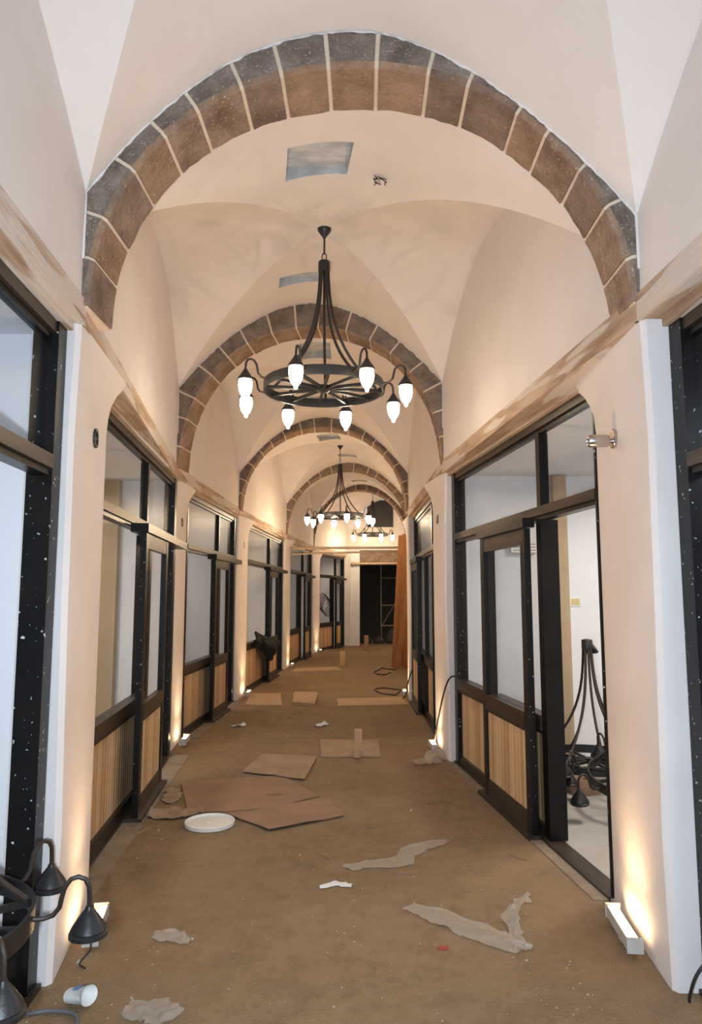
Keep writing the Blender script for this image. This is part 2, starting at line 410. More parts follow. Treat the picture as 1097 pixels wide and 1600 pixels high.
# piers ---------------------------------------------------------------
def pier(side, near, far, rec, hole=True):
    """near: jutting corner by the corridor, far: far corner on the next shop front, rec: depth of the near reveal"""
    sg = -1 if side == 'left' else 1
    near, far = V2(near), V2(far)
    mb = MB(); rings = []
    zs_ = [0, 0.6, 1.5, 2.3, 2.5, 2.60, 2.68, 2.75, 2.80, 2.845]
    fl_ = [0, 0, 0, 0, 0.0, 0.015, 0.045, 0.10, 0.16, 0.20]
    d = (far - near).normalized()
    for z, f in zip(zs_, fl_):
        w = 0.012 * math.sin(z * 2.3 + near.y)
        ff = far + d * f - Vector((sg * 0.35 * f, 0))
        nn = near + Vector((sg * w, 0))
        mid1 = nn + (ff - nn) * 0.06 - Vector((sg * 0.004, 0)); mid2 = nn + (ff - nn) * 0.9 - Vector((sg * 0.012, 0))
        mid3 = ff + Vector((sg * 0.03, 0.02))
        c0 = nn + Vector((sg * 0.02, -0.006))
        rings.append([(p.x, p.y, z) for p in (c0, nn + Vector((0, 0.018)), mid1, mid2, ff, mid3, far + d * f * 0.8 + Vector((sg * 0.22, 0.02)), near + Vector((sg * 0.22, 0.0)), near + Vector((sg * rec, -0.004)))])
    n = 9
    for r in rings: mb.v += r
    for k in range(len(rings) - 1):
        for q in range(n):
            q2 = (q + 1) % n; mb.f.append((k * n + q, k * n + q2, (k + 1) * n + q2, (k + 1) * n + q))
    mb.f.append(tuple(range(n))); mb.f.append(tuple((len(rings) - 1) * n + q for q in range(n)))
    o = struct(mb.build('wall_%s_pier' % side, 'pier_plaster', smooth=True, angle=0.3))
    if hole:
        c = near + (far - near) * hole; nrm = Vector((-sg, 0)); nv = Vector((-(far - near).y, (far - near).x)).normalized() * (-1 if side == 'left' else 1)
        h = MB(); h.lathe([(0.001, 0.0), (0.05, 0.0), (0.05, 0.012), (0.038, 0.012), (0.036, 0.002), (0.001, 0.002)], 18)
        ho = h.build('cable_hole', 'cable', o); ho.matrix_world = Matrix.Translation((c.x + nv.x * 0.004, c.y + nv.y * 0.004, 2.40)) @ Vector((nv.x, nv.y, 0)).to_track_quat('Z', 'Y').to_matrix().to_4x4()
    return o
LP = [((-1.24, 3.16), (-1.385, 3.98)), ((-1.85, 7.45), (-1.90, 8.25)), ((-1.77, 11.15), (-1.72, 11.95)), ((-1.45, 15.8), (-1.40, 16.6)), ((-1.05, 20.0), (-0.90, 20.75))]
RP = [((1.31, 3.11), (1.39, 3.99)), ((0.94, 7.17), (0.915, 7.95)), ((0.91, 11.26), (0.95, 12.1)), ((1.34, 16.0), (1.44, 16.8)), ((1.68, 20.4), (1.86, 21.1))]
for k, (a, b) in enumerate(LP): pier('left', a, b, 0.10, 0.55 if k in (0, 1, 2) else False)
for k, (a, b) in enumerate(RP): pier('right', a, b, 0.13 if k == 0 else 0.08, 0.5 if k == 1 else False)

# shop fronts ---------------------------------------------------------
SLATS = {}
def slat_mesh(w, h, k):
    key = (round(w, 3), round(h, 3), k)
    if key not in SLATS:
        b = 0.003; m = MB()
        m.quad_box([(b, 0, 0), (w - b, 0, 0), (w, 0.004, 0), (w, 0.014, 0), (0, 0.014, 0), (0, 0.004, 0)], [(b, 0, h), (w - b, 0, h), (w, 0.004, h), (w, 0.014, h), (0, 0.014, h), (0, 0.004, h)])
        SLATS[key] = m.mesh('slat', 'slat_%d' % k)
    return SLATS[key]
Z = dict(b0=0.0, b1=0.085, s0=0.70, s1=0.80, t0=2.11, t1=2.20, h0=2.715, h1=2.80)
def front(A, B, side, label, fixed, posts, leaf=None, leaf_off=0.10, leaf_label=None, jambs=(0.05, 0.09), paint='black_paint', sills=True, mull=None):
    """shop front between A (near) and B (far). local x runs A to B, local y points into the shop"""
    A, B = V2(A), V2(B); d = B - A; L = d.length; rz = math.atan2(d.y, d.x)
    c = 1 if side == 'left' else -1      # into the shop
    root = thing('shop_front', (A.x, A.y, 0), label, 'shop front', rz)
    def part(name, x0, x1, y0, y1, z0, z1, m='black_frame', par=root):
        return MB().box(x0, x1, c * y0, c * y1, z0, z1).build(name, m, par)
    # jambs
    part('jamb', 0, jambs[0], -0.01, 0.09, 0, Z['h1'], paint); part('jamb', L - jambs[1], L, -0.01, 0.10, 0, Z['h1'], paint)
    part('head_rail', jambs[0], L - jambs[1], 0, 0.08, Z['h0'] + 0.03, Z['h1'], 'rail_brown')
    part('head_bead', jambs[0], L - jambs[1], 0.02, 0.06, Z['h0'], Z['h0'] + 0.03, 'black_frame')
    part('transom_rail', jambs[0], L - jambs[1], -0.015, 0.085, Z['t0'] + 0.03, Z['t1'], 'rail_brown')
    part('transom_lip', jambs[0], L - jambs[1], 0.0, 0.07, Z['t0'], Z['t0'] + 0.03, 'black_frame')
    part('threshold', 0.0, L, -0.03, 0.09, 0.0, 0.02, 'rail_brown')
    xs = sorted(posts)
    for k, x in enumerate(xs): part('post', x, x + 0.09, -0.0, 0.12 if k == 0 else 0.05, 0.02, Z['t0'], 'black_frame')
    for x in (mull if mull else xs): part('mullion', x + 0.01, x + 0.075, 0.005, 0.07, Z['t1'], Z['h0'], 'black_frame')
    ms = [jambs[0]] + [e for x in (mull if mull else xs) for e in (x + 0.01, x + 0.075)] + [L - jambs[1]]
    for k in range(0, len(ms), 2): part('glass_pane', ms[k], ms[k + 1], 0.035, 0.041, Z['t1'], Z['h0'], 'thin_glass')
    def panel(par, x0, x1, y, zb, zt, yface):
        bk = part('panel', x0, x1, y + 0.014, y + 0.03, zb, zt, 'rail_brown', par)
        n = max(3, int(round((x1 - x0) / 0.072))); w = (x1 - x0) / n
        for k in range(n):
            me = slat_mesh(w - 0.004, zt - zb, (k * 2 + int(A.y * 3) + k // 3) % 3)
            o = link('slat', me, bk, (x0 + k * w + 0.002, c * y, zb)); o.scale = (1, c, 1)
    for (x0, x1) in fixed:
        part('bottom_rail', x0, x1, 0, 0.08, Z['b0'] + 0.02, Z['b1'], 'rail_brown')
        part('sill_rail', x0, x1, -0.01, 0.08, Z['s0'], Z['s1'], 'rail_brown')
        part('sill_bead', x0, x1, 0.0, 0.025, Z['s0'] - 0.022, Z['s0'], 'black_frame')
        part('glass_pane', x0, x1, 0.035, 0.041, Z['s1'], Z['t0'], 'thin_glass')
        panel(root, x0, x1, 0.03, Z['b1'], Z['s0'] - 0.022, 0)
    if leaf:
        l0, l1 = leaf
        p = A + d.normalized() * l0 + Vector((-d.y, d.x)).normalized() * (-c * leaf_off)
        lf = thing('sliding_door', (p.x, p.y, 0), leaf_label, 'door', rz); w = l1 - l0
        def lp(name, x0, x1, y0, y1, z0, z1, m='black_frame'): return part(name, x0, x1, y0, y1, z0, z1, m, lf)
        sw = 0.085; zt = 2.06
        lp('stile', 0, sw, 0, 0.045, 0.03, zt, 'black_paint'); lp('stile', w - sw, w, 0, 0.045, 0.03, zt)
        lp('top_rail', sw, w - sw, 0.003, 0.042, zt - 0.11, zt, 'rail_brown'); lp('mid_rail', sw, w - sw, -0.006, 0.045, Z['s0'] + 0.0, Z['s1'] + 0.01, 'rail_brown')
        lp('bead', sw, w - sw, 0.004, 0.03, Z['s0'] - 0.02, Z['s0'], 'black_frame')
        lp('kick_rail', sw, w - sw, 0.003, 0.042, 0.03, 0.16, 'rail_brown')
        lp('glass_pane', sw, w - sw, 0.02, 0.026, Z['s1'] + 0.01, zt - 0.11, 'thin_glass')
        panel(lf, sw, w - sw, 0.012, 0.16, Z['s0'] - 0.02, 0)
        # track the leaf hangs from and runs in: parts of the shop front
        part('door_track', l0 - 0.02, L - jambs[1] if side == 'left' else l1 + 0.05, -leaf_off - 0.015, -0.015, Z['t0'] - 0.045, Z['t0'] + 0.02, 'black_frame')
        part('door_track', l0 - 0.02, l1 + 0.1, -leaf_off - 0.03, -0.03, 0.0, 0.03, 'rail_brown')
    return root

FR = {}
# left side
FR['L1'] = ((-1.02, -1.5), (-1.30, 3.14)); FR['R1'] = ((1.66, -1.5), (1.435, 3.10))
FR['L2'] = ((-1.53, 4.02), (-1.835, 7.45)); FR['R2'] = ((1.39, 3.99), (1.02, 7.13))
FR['L3'] = ((-1.905, 8.27), (-1.80, 11.13)); FR['R3'] = ((0.985, 7.95), (0.995, 11.22))
FR['L4'] = ((-1.74, 11.97), (-1.50, 15.78)); FR['L5'] = ((-1.42, 16.62), (-1.10, 19.98)); FR['L6'] = ((-0.92, 20.77), (-0.22, 22.98))
FR['R4'] = ((1.03, 12.1), (1.40, 15.96)); FR['R5'] = ((1.50, 16.8), (1.74, 20.36)); FR['R6'] = ((1.95, 21.1), (2.8, 23.0))
front(*FR['L1'], 'left', 'paint-splattered black shop frame at the left edge, beside the chandelier on the floor', [(0.05, 2.6)], [2.6], jambs=(0.05, 0.10))
front(*FR['R1'], 'right', 'paint-splattered black shop frame at the right edge of the picture', [(0.05, 2.0)], [2.0], jambs=(0.05, 0.10))
front(*FR['L2'], 'left', 'nearest complete black shop front on the left wall with slatted lower panel', [(0.05, 2.12)], [2.12], (1.27, 2.25), 0.13,
      'black sliding door with slatted base on the nearest left shop front', jambs=(0.05, 0.12), mull=[1.95])
front(*FR['R2'], 'right', 'black shop front on the right wall with an open doorway showing chandeliers inside', [(0.95, 2.02), (2.11, 3.06)], [0.86, 2.02], (0.96, 1.99), 0.085,
      'black sliding door with slatted base beside the open right doorway', jambs=(0.02, 0.10), mull=[0.86])
front(*FR['L3'], 'left', 'second complete black shop front on the left, with closed panes between two lit piers', [(0.05, 1.78)], [1.78], (1.02, 1.92), 0.12,
      'black sliding door on the second left shop front', jambs=(0.05, 0.12), mull=[1.72])
front(*FR['L4'], 'left', 'third left shop front, with a black jacket hung on its sill rail', [(0.05, 2.42)], [2.42], (1.55, 2.55), 0.12,
      'black sliding door beside the hung black jacket', jambs=(0.05, 0.12), mull=[2.2])
front(*FR['L5'], 'left', 'fourth left shop front, behind the left end of the long cross pipes', [(0.05, 1.6)], [1.6], (1.58, 2.45), 0.12,
      'black sliding door on the fourth left shop front', jambs=(0.05, 0.12), mull=[2.0])
front(*FR['L6'], 'left', 'last left shop front, with a coil of cable behind its glass', [(0.05, 1.25)], [1.25], (1.23, 1.8), 0.10,
      'narrow black sliding door on the last left shop front', jambs=(0.05, 0.08), mull=[1.5])
front(*FR['R3'], 'right', 'second black shop front on the right wall seen almost edge-on', [(0.9, 1.7), (1.79, 3.17)], [0.81, 1.70], (1.95, 2.95), 0.085,
      'black sliding door seen edge-on on the far right shop front', jambs=(0.02, 0.09), mull=[0.81])

# timber lintels over the fronts
def lintel(key, i, side, label):
    A, B = V2(FR[key][0]), V2(FR[key][1]); s = 'L' if side == 'left' else 'R'
    WA, WB = V2(ARCH[i][s]), V2(ARCH[i + 1][s]); d = (B - A).normalized(); out = Vector((-d.y, d.x)) * (1 if side == 'left' else -1)
    A2, B2 = A - d * 0.02, B + d * 0.06
    def onwall(p):
        t = (p - WA).dot(WB - WA) / (WB - WA).length_squared; return WA + (WB - WA) * t
    wa, wb = onwall(A2 - d * 0.25 if i else A2), onwall(B2)
    if i: wa = WA + (WB - WA).normalized() * 0.02
    inn = -out * 0.012
    wa, wb = wa + inn, wb + inn
    root = thing('timber_lintel', ((A.x + B.x) / 2, (A.y + B.y) / 2, 0), label, 'beam', math.atan2(d.y, d.x))
    o = Vector((root.location.x, root.location.y)); perp = Vector((-d.y, d.x))
    def pl(*ps): return [((p - o).dot(d), (p - o).dot(perp)) for p in ps]
    A3 = wa + out * 0.3 if i else A2 + out * 0.14
    MB().prism(pl(wa, wb, B2 + out * 0.14, A3), ZB0 + 0.035, ZB1).build('beam', 'beam_wood', root)
    MB().prism(pl(A2 - out * 0.035, B2 - out * 0.035, B2 + out * 0.13, A2 + out * 0.13), ZB0, ZB0 + 0.035).build('board', 'beam_wood', root)
lintel('L1', 0, 'left', 'stained timber lintel running off the top left edge of the photo')
lintel('R1', 0, 'right', 'stained timber lintel running off the right edge of the photo')
lintel('L2', 1, 'left', 'timber lintel over the nearest complete left shop front')
lintel('R2', 1, 'right', 'timber lintel over the open right doorway')
lintel('L3', 2, 'left', 'timber lintel over the second complete left shop front')
lintel('R3', 2, 'right', 'timber lintel over the edge-on right shop front')
lintel('L4', 3, 'left', 'timber lintel over the shop front with the jacket')
lintel('L5', 4, 'left', 'timber lintel over the fourth left shop front')
lintel('L6', 5, 'left', 'timber lintel over the last left shop front')
# plain masonry closes the right side beyond the third pier
for key in ('R4', 'R5', 'R6'):
    A, B = V2(FR[key][0]), V2(FR[key][1])
    struct(MB().prism([(A.x - 0.06, A.y - 0.1), (B.x - 0.03, B.y + 0.1), (B.x + 0.3, B.y + 0.1), (A.x + 0.3, A.y - 0.1)], 0, ZB1 + 0.04).build('wall_right', 'pier_plaster'))

# shop rooms ---------------------------------------------------------
def room(key, side, depth, beige=None):
    A, B = V2(FR[key][0]), V2(FR[key][1]); d = (B - A).normalized(); sg = -1 if side == 'left' else 1
    out = Vector((sg, 0))
    A2 = A - Vector((0, 0.25)) ; B2 = B + Vector((0, 0.06))
    i0 = 0.14
    a, b = A2 + out * i0, B2 + out * i0
    xo = (max(abs(a.x), abs(b.x)) + depth) * sg
    c, e = Vector((xo, b.y)), Vector((xo, a.y)); hz = 2.80; t = 0.08
    fz = 0.012
    struct(MB().prism([(A.x - out.x * 0.0, A.y - .2), (B.x, B.y + .05), (c.x, c.y), (e.x, e.y)], -0.15, fz).build('floor_shop', 'shop_floor'))
    struct(MB().prism([(a.x - sg * 0.03, a.y), (b.x - sg * 0.03, b.y), (c.x, c.y), (e.x, e.y)], hz, hz + 0.1).build('ceiling_shop', 'shop_white'))
    struct(MB().prism([(c.x, c.y), (e.x, e.y), (e.x + sg * t, e.y), (c.x + sg * t, c.y)], 0, hz).build('wall_%s_shop_back' % side, 'shop_white'))
    struct(MB().prism([(b.x - sg * 0.1, b.y), (c.x, c.y), (c.x, c.y + t), (b.x - sg * 0.1, b.y + t)], 0, hz).build('wall_%s_shop_partition' % side, 'shop_white'))
    struct(MB().prism([(a.x, a.y), (e.x, e.y), (e.x, e.y - t), (a.x, a.y - t)], 0, hz).build('wall_%s_shop_partition' % side, 'shop_white'))
    if beige:
        x0, x1, dp = beige
        struct(MB().prism([(x0, b.y - dp), (x1, b.y - dp), (x1, b.y - 0.002), (x0, b.y - 0.002)], fz, hz - 0.005).build('wall_%s_shop_pilaster' % side, 'shop_beige'))
    return a, b, xo
room('L1', 'left', 1.9); room('R1', 'right', 1.9)
room('L2', 'left', 2.2, (-2.42, -3.9, 0.10)); room('R2', 'right', 2.3, (2.02, 2.15, 0.10))
room('L3', 'left', 2.0, (-2.75, -3.7, 0.1)); room('R3', 'right', 1.8)
room('L4', 'left', 2.2); room('L5', 'left', 2.2); room('L6', 'left', 2.0)

# end wall with the dark passage --------------------------------------
YE = 23.15
ew = MB()
ew.box(-0.6, -0.0, YE, YE + 0.3, 0, 4.9); ew.box(-0.0, 2.9, YE, YE + 0.3, 3.05, 4.9)
struct(ew.build('wall_end', 'plaster'))
struct(MB().box(-0.0, 0.28, YE + 0.05, YE + 0.3, 0, 3.05).build('wall_end_return', 'shop_white'))
struct(MB().box(0.28, 2.9, YE + 0.06, YE + 0.3, 2.62, 3.05).build('trim_1', 'stone_dark'))
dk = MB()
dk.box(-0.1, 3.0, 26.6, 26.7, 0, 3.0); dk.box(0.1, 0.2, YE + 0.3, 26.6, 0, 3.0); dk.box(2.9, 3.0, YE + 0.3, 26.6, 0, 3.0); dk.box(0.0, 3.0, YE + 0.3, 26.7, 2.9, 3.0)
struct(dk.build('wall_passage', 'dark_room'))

# ------------------------------------------------------------------ wheel chandeliers
CH = {}
def chandelier_meshes():
    RR = 0.46
    b = MB(); n = 48
    for k in range(n):
        a = 2 * PI * k / n; c, s_ = math.cos(a), math.sin(a)
        for r, z in ((RR, -0.036), (RR, 0.036), (RR - 0.012, 0.036), (RR - 0.012, -0.036)): b.v.append((r * c, r * s_, z))
    for k in range(n):
        for q in range(4):
            b.f.append((k * 4 + q, k * 4 + (q + 1) % 4, ((k + 1) % n) * 4 + (q + 1) % 4, ((k + 1) % n) * 4 + q))
    CH['wheel_rim'] = b.mesh('wheel_rim', 'iron', True, 0.5)
    CH['spoke'] = MB().box(0.035, RR - 0.006, -0.009, 0.009, -0.022, 0.002).mesh('spoke', 'iron')
    CH['hub'] = MB().lathe([(0.001, -0.045), (0.03, -0.04), (0.05, -0.025), (0.05, 0.012), (0.03, 0.02), (0.001, 0.02)], 18).mesh('hub', 'iron', True)
    # curved hanger from the collar down to the rim
    pts = []
    for k in range(17):
        t = k / 16
        r = 0.032 + (RR - 0.03 - 0.032) * (0.10 * t + 0.90 * t ** 3.1); pts.append((r, 0, 0.98 - 0.95 * t))
    CH['hanger'] = MB().tube(pts, 0.011, 8).mesh('hanger', 'iron_brown', True)
    CH['collar'] = MB().lathe([(0.001, -0.05), (0.044, -0.05), (0.047, -0.035), (0.047, 0.03), (0.042, 0.04), (0.02, 0.045), (0.001, 0.045)], 18).mesh('collar', 'iron', True)
    # swan-neck arm: out of the rim, up, over and down into the cap
    q = [(RR - 0.004, 0, 0), (RR + 0.03, 0, -0.002), (RR + 0.062, 0, 0.006), (RR + 0.082, 0, 0.03), (RR + 0.088, 0, 0.062), (RR + 0.096, 0, 0.095), (RR + 0.116, 0, 0.12), (RR + 0.14, 0, 0.126),
         (RR + 0.164, 0, 0.116), (RR + 0.177, 0, 0.09), (RR + 0.18, 0, 0.055), (RR + 0.18, 0, 0.02)]
    CH['lamp_arm'] = MB().tube(q, 0.0085, 8).mesh('lamp_arm', 'iron_brown', True)
    cx = RR + 0.18
    CH['shade_cap'] = MB().lathe([(0.001, 0.045), (0.013, 0.042), (0.018, 0.03), (0.030, 0.012), (0.046, -0.012), (0.057, -0.028), (0.058, -0.038), (0.05, -0.040), (0.03, -0.03), (0.001, -0.026)], 20, (cx, 0, 0)).mesh('shade_cap', 'iron', True)
    CH['bulb'] = MB().lathe([(0.001, -0.030), (0.040, -0.034), (0.049, -0.05), (0.050, -0.085), (0.044, -0.12), (0.033, -0.148), (0.020, -0.165), (0.013, -0.172), (0.014, -0.182), (0.010, -0.192), (0.001, -0.196)], 18, (cx, 0, 0)).mesh('bulb', 'bulb', True)
    CH['bulb_strong'] = CH['bulb'].copy(); CH['bulb_strong'].materials[0] = MATS['bulb_strong']
    CH['bell'] = MB().lathe([(0.001, 0.028), (0.012, 0.026), (0.016, 0.014), (0.022, 0.008), (0.030, -0.002), (0.044, -0.022), (0.056, -0.040), (0.061, -0.050), (0.058, -0.054), (0.066, -0.060), (0.066, -0.072), (0.056, -0.076), (0.045, -0.064), (0.001, -0.04)], 24, (cx, 0, 0)).mesh('shade_cap', 'iron', True)
    CH['rose'] = MB().lathe([(0.001, 0.0), (0.052, 0.0), (0.055, -0.012), (0.05, -0.03), (0.028, -0.06), (0.015, -0.078), (0.010, -0.09), (0.001, -0.09)], 20).mesh('ceiling_rose', 'iron', True)
    CH['rod1'] = MB().tube([(0, 0, 0), (0, 0, 1)], 0.007, 8).mesh('rod', 'iron_brown', True)
    lk = [(0.018 * math.cos(a), 0, 0.036 * math.sin(a)) for a in [2 * PI * k / 14 for k in range(15)]]
    CH['link'] = MB().tube(lk, 0.0045, 6, False).mesh('hanging_loop', 'iron_brown', True)
chandelier_meshes()
HANG = [math.radians(a) for a in (90, 162, 237, 300, 18)]
def chandelier(loc, label, drop=None, rz=0.0, lit='bulb', lamp0=30.0, tilt=(0, 0), hang=HANG, group=None, skip=()):
    """wheel centre at loc; drop = height of the ceiling above the wheel, None for one standing on the floor"""
    root = thing('wheel_chandelier', loc, label, 'chandelier', rz, group)
    root.rotation_euler = (tilt[0], tilt[1], rz)
    link('wheel_rim', CH['wheel_rim'], root); link('hub', CH['hub'], root)
    for k in range(12): link('spoke', CH['spoke'], root, None, (0, 0, 2 * PI * k / 12 + 0.13))
    for a in hang: link('hanger', CH['hanger'], root, None, (0, 0, a))
    link('collar', CH['collar'], root, (0, 0, 0.975))
    if drop:
        link('ceiling_rose', CH['rose'], root, (0, 0, drop))
        r = link('rod', CH['rod1'], root, (0, 0, 1.075)); r.scale = (1, 1, drop - 0.08 - 1.075)
        link('hanging_loop', CH['link'], root, (0, 0, 1.048))
    else:
        link('ceiling_rose', CH['rose'], root, (0.075, 0.02, 0.95), (0.3, 0.9, 0))
    for k in range(8):
        if k in skip: continue
        a = link('lamp_arm', CH['lamp_arm'], root, None, (0, 0, math.radians(lamp0 + 45 * k)))
        link('shade_cap', CH['shade_cap' if lit else 'bell'], a)
        if lit: link('bulb', CH[lit], a)
    return root
G = 'lit wheel chandeliers hanging along the corridor'
chandelier((-0.21, 5.36, 3.185), 'lit black wheel chandelier nearest the camera with eight glowing bulbs', bay_point(1, 0, 0).z - 3.185 + 0.005, group=G)
chandelier((-0.21, 13.75, 3.12), 'middle lit wheel chandelier, between the third and fourth arches', bay_point(3, 0, 0).z - 3.12 + 0.005, lamp0=12.0, group=G, lit='bulb_strong')
chandelier((0.66, 21.6, 3.42), 'smallest, farthest lit wheel chandelier near the barred opening', bay_point(5, 0.0, 0).z - 3.42 + 0.005, lamp0=20.0, group=G, lit='bulb_strong')

# ------------------------------------------------------------------ floor uplights at the pier feet
def uplight(loc, rz, label, energy, length=0.30, roll=0.45):
    """bar lamp lying along local x, its glowing face tipped towards local +y (the pier)"""
    t = thing('floor_uplight', loc, label, 'lamp', rz, 'warm bar uplights at the foot of the piers')
    h = length / 2; w = 0.032
    prof = [(-w, 0.0), (w, 0.0), (w, 0.035), (-w, 0.055)]
    hs = MB(); hs.quad_box([(-h, y, 0.03 + z) for y, z in prof], [(h, y, 0.03 + z) for y, z in prof]); hs.build('housing', 'white_metal', t)
    ln = MB(); e = h - 0.018
    ln.quad_box([(-e, -w + 0.007, 0.0842), (e, -w + 0.007, 0.0842), (e, w - 0.007, 0.0688), (-e, w - 0.007, 0.0688)], [(-e, -w + 0.007, 0.0872), (e, -w + 0.007, 0.0872), (e, w - 0.007, 0.0718), (-e, w - 0.007, 0.0718)])
    ln.build('lens', 'led', t)
    MB().box(-h - 0.008, -h, -w - 0.004, w + 0.004, 0.025, 0.092).build('end_cap', 'white_metal', t)
    MB().box(h, h + 0.008, -w - 0.004, w + 0.004, 0.025, 0.092).build('end_cap', 'white_metal', t)
    MB().box(-0.02, 0.02, -0.02, 0.02, 0.0, 0.032).build('foot', 'white_metal', t)
    d = bpy.data.lights.new('uplight_beam', 'AREA'); d.shape = 'RECTANGLE'; d.size = length * 0.85; d.size_y = 0.04; d.energy = energy; d.color = (1.0, 0.66, 0.36); d.spread = math.radians(118)
    o = bpy.data.objects.new('uplight_beam', d); COL.objects.link(o); o.parent = t; o.location = (0, 0.004, 0.093); o.rotation_euler = (PI + 0.62, 0, 0)
    return t
def pier_light(near, far, side, label, energy, f=0.5, gap=0.10, length=0.30, rzoff=0.0):
    near, far = V2(near), V2(far); d = (far - near).normalized()
    nrm = Vector((d.y, -d.x)) if side == 'left' else Vector((-d.y, d.x))      # towards the corridor
    p = near + (far - near) * f + nrm * gap
    rz = math.atan2(d.y, d.x) + (0 if side == 'left' else PI) + rzoff
    return uplight((p.x, p.y, 0), rz, label, energy, length)
pier_light(*RP[0], 'right', 'long glowing bar uplight at the foot of the nearest right pier', 14, 0.50, 0.075, 0.36)
pier_light(*LP[0], 'left', 'glowing bar uplight behind the black bell shade at lower left', 14, 0.5, 0.11, 0.30)
pier_light(*RP[1], 'right', 'uplight wrapped in clear plastic at the foot of the second right pier', 16, 0.6, 0.07, 0.24)
pier_light(*LP[1], 'left', 'small uplight at the foot of the second left pier', 16, 0.6, 0.09, 0.26)
pier_light(*LP[2], 'left', 'small uplight at the foot of the third left pier, near the jacket', 16, 0.6, 0.10, 0.26)
pier_light(*RP[2], 'right', 'small uplight at the foot of the third right pier, near the planks', 16, 0.55, 0.07, 0.24)
pier_light(*LP[3], 'left', 'small uplight at the foot of the fourth left pier', 16, 0.6, 0.10, 0.26)
pier_light(*LP[4], 'left', 'farthest small uplight, beside the last left shop front', 16, 0.5, 0.10, 0.26)

# chrome spotlight on the first right pier
t = thing('wall_spotlight', (1.345, 3.60, 2.395), 'chrome cylinder spotlight on the nearest right pier', 'lamp', 0.0)
pl = MB(); pl.lathe([(0.001, 0), (0.05, 0), (0.05, 0.008), (0.046, 0.012), (0.001, 0.012)], 24)
pl.v = [(-z, x * 0.9, y) for x, y, z in pl.v]; pl.build('back_plate', 'chrome', t, True)
MB().tube([(-0.010, 0, -0.012), (-0.035, 0, -0.012)], 0.012, 12).build('stem', 'chrome', t, True)
cy = MB(); cy.lathe([(0.001, 0.0), (0.029, 0.0), (0.032, 0.005), (0.032, 0.098), (0.029, 0.104), (0.024, 0.104), (0.022, 0.095), (0.001, 0.09)], 24)
cy.v = [(-0.03 - z, x, y - 0.012) for x, y, z in cy.v]; cy.build('barrel', 'chrome', t, True)

# ------------------------------------------------------------------ chandeliers waiting on the floor
def box_thing(name, loc, sx, sy, sz, m, label, cat, rz=0):
    t = thing(name, loc, label, cat, rz)
    w = 0.012
    b = MB(); b.box(-sx, sx, -sy, sy, 0, w); b.box(-sx, -sx + w, -sy, sy, w, sz); b.box(sx - w, sx, -sy, sy, w, sz); b.box(-sx + w, sx - w, -sy, -sy + w, w, sz); b.box(-sx + w, sx - w, sy - w, sy, w, sz)
    b.build('carton', m, t)
    MB().box(-sx, 0, -sy, sy, sz, sz + 0.006).build('flap', m, t); MB().box(0.004, sx, -sy, sy, sz, sz + 0.006).build('flap', m, t)
    return t
box_thing('cardboard_box', (-1.58, 2.46, 0.012), 0.12, 0.12, 0.425, 'card_pale', 'cardboard box under the chandelier wheel at the left edge', 'box', 0.2)
chandelier((-1.535, 2.49, 0.495), 'unlit black wheel chandelier with bell shades standing at the lower left edge', None, 0.0, False, 14.5, hang=[math.radians(a) for a in (100, 172, 244, 316, 28)])
box_thing('cardboard_box', (1.87, 6.02, 0.012), 0.10, 0.10, 0.115, 'card', 'low brown cardboard box under the upright chandelier in the right shop', 'box', 0.3)
chandelier((2.06, 6.35, 0.20), 'upright unlit chandelier with tall curved hangers inside the right shop', None, 0.0, False, 12.0, hang=[math.radians(a) for a in (95, 167, 225, 268, 310, 350)])
chandelier((2.22, 5.45, 0.29), 'tilted unlit chandelier wheel with a bell shade touching the right shop floor', None, 0.4, False, 174.0, tilt=(0.10, -0.14), hang=[math.radians(a) for a in (60, 120, 20)])

# ------------------------------------------------------------------ things inside the shops
t = thing('air_conditioner', (1.72, 7.1, 2.02), 'white wall air conditioner behind the right sliding door glass', 'air conditioner')
MB().box(-0.13, 0.13, 0.0, 0.085, 0.0, 0.11).build('body', 'white_plastic', t)
for k in range(3): MB().box(-0.11, 0.11, -0.004, 0.0, 0.02 + k * 0.03, 0.026 + k * 0.03).build('louvre', 'cable_grey', t)
t = thing('switch_plate', (2.232, 7.18, 1.535), 'yellowed switch plate on the grey wall above the upright chandelier', 'switch')
MB().box(-0.055, 0.055, -0.0, 0.012, -0.045, 0.045).build('plate', 'white_plastic', t)
MB().box(-0.04, -0.003, -0.006, 0.0, -0.03, 0.03).build('rocker', 'yellow_plate', t); MB().box(0.003, 0.04, -0.006, 0.0, -0.03, 0.03).build('rocker', 'yellow_plate', t)
def cable(name, pts, r, m, label, sub=4):
    # Catmull-Rom through the given points
    P_ = [Vector(p) for p in pts]; out = []
    for k in range(len(P_) - 1):
        p0, p1, p2, p3 = P_[max(k - 1, 0)], P_[k], P_[k + 1], P_[min(k + 2, len(P_) - 1)]
        for q in range(sub):
            t = q / sub
            out.append(0.5 * ((2 * p1) + (p2 - p0) * t + (2 * p0 - 5 * p1 + 4 * p2 - p3) * t * t + (3 * p1 - p0 - 3 * p2 + p3) * t ** 3))
    out.append(P_[-1])
    return tag(MB().tube(out, r, 6).build(name, m, None, True), label, 'cable')
coil = []
for k in range(60):
    a = 2 * PI * k / 12; r = 0.20 + 0.07 * math.sin(k * 0.53); n = k // 12
    coil.append((-0.86 + 0.03 * n + r * 0.7 * math.cos(a), 22.1 + 0.012 * n, 1.30 - 0.04 * n + r * 1.3 * math.sin(a)))
cable('cable_coil', coil, 0.012, 'cable', 'coil of dark cable hanging inside the last left shop front', 2)

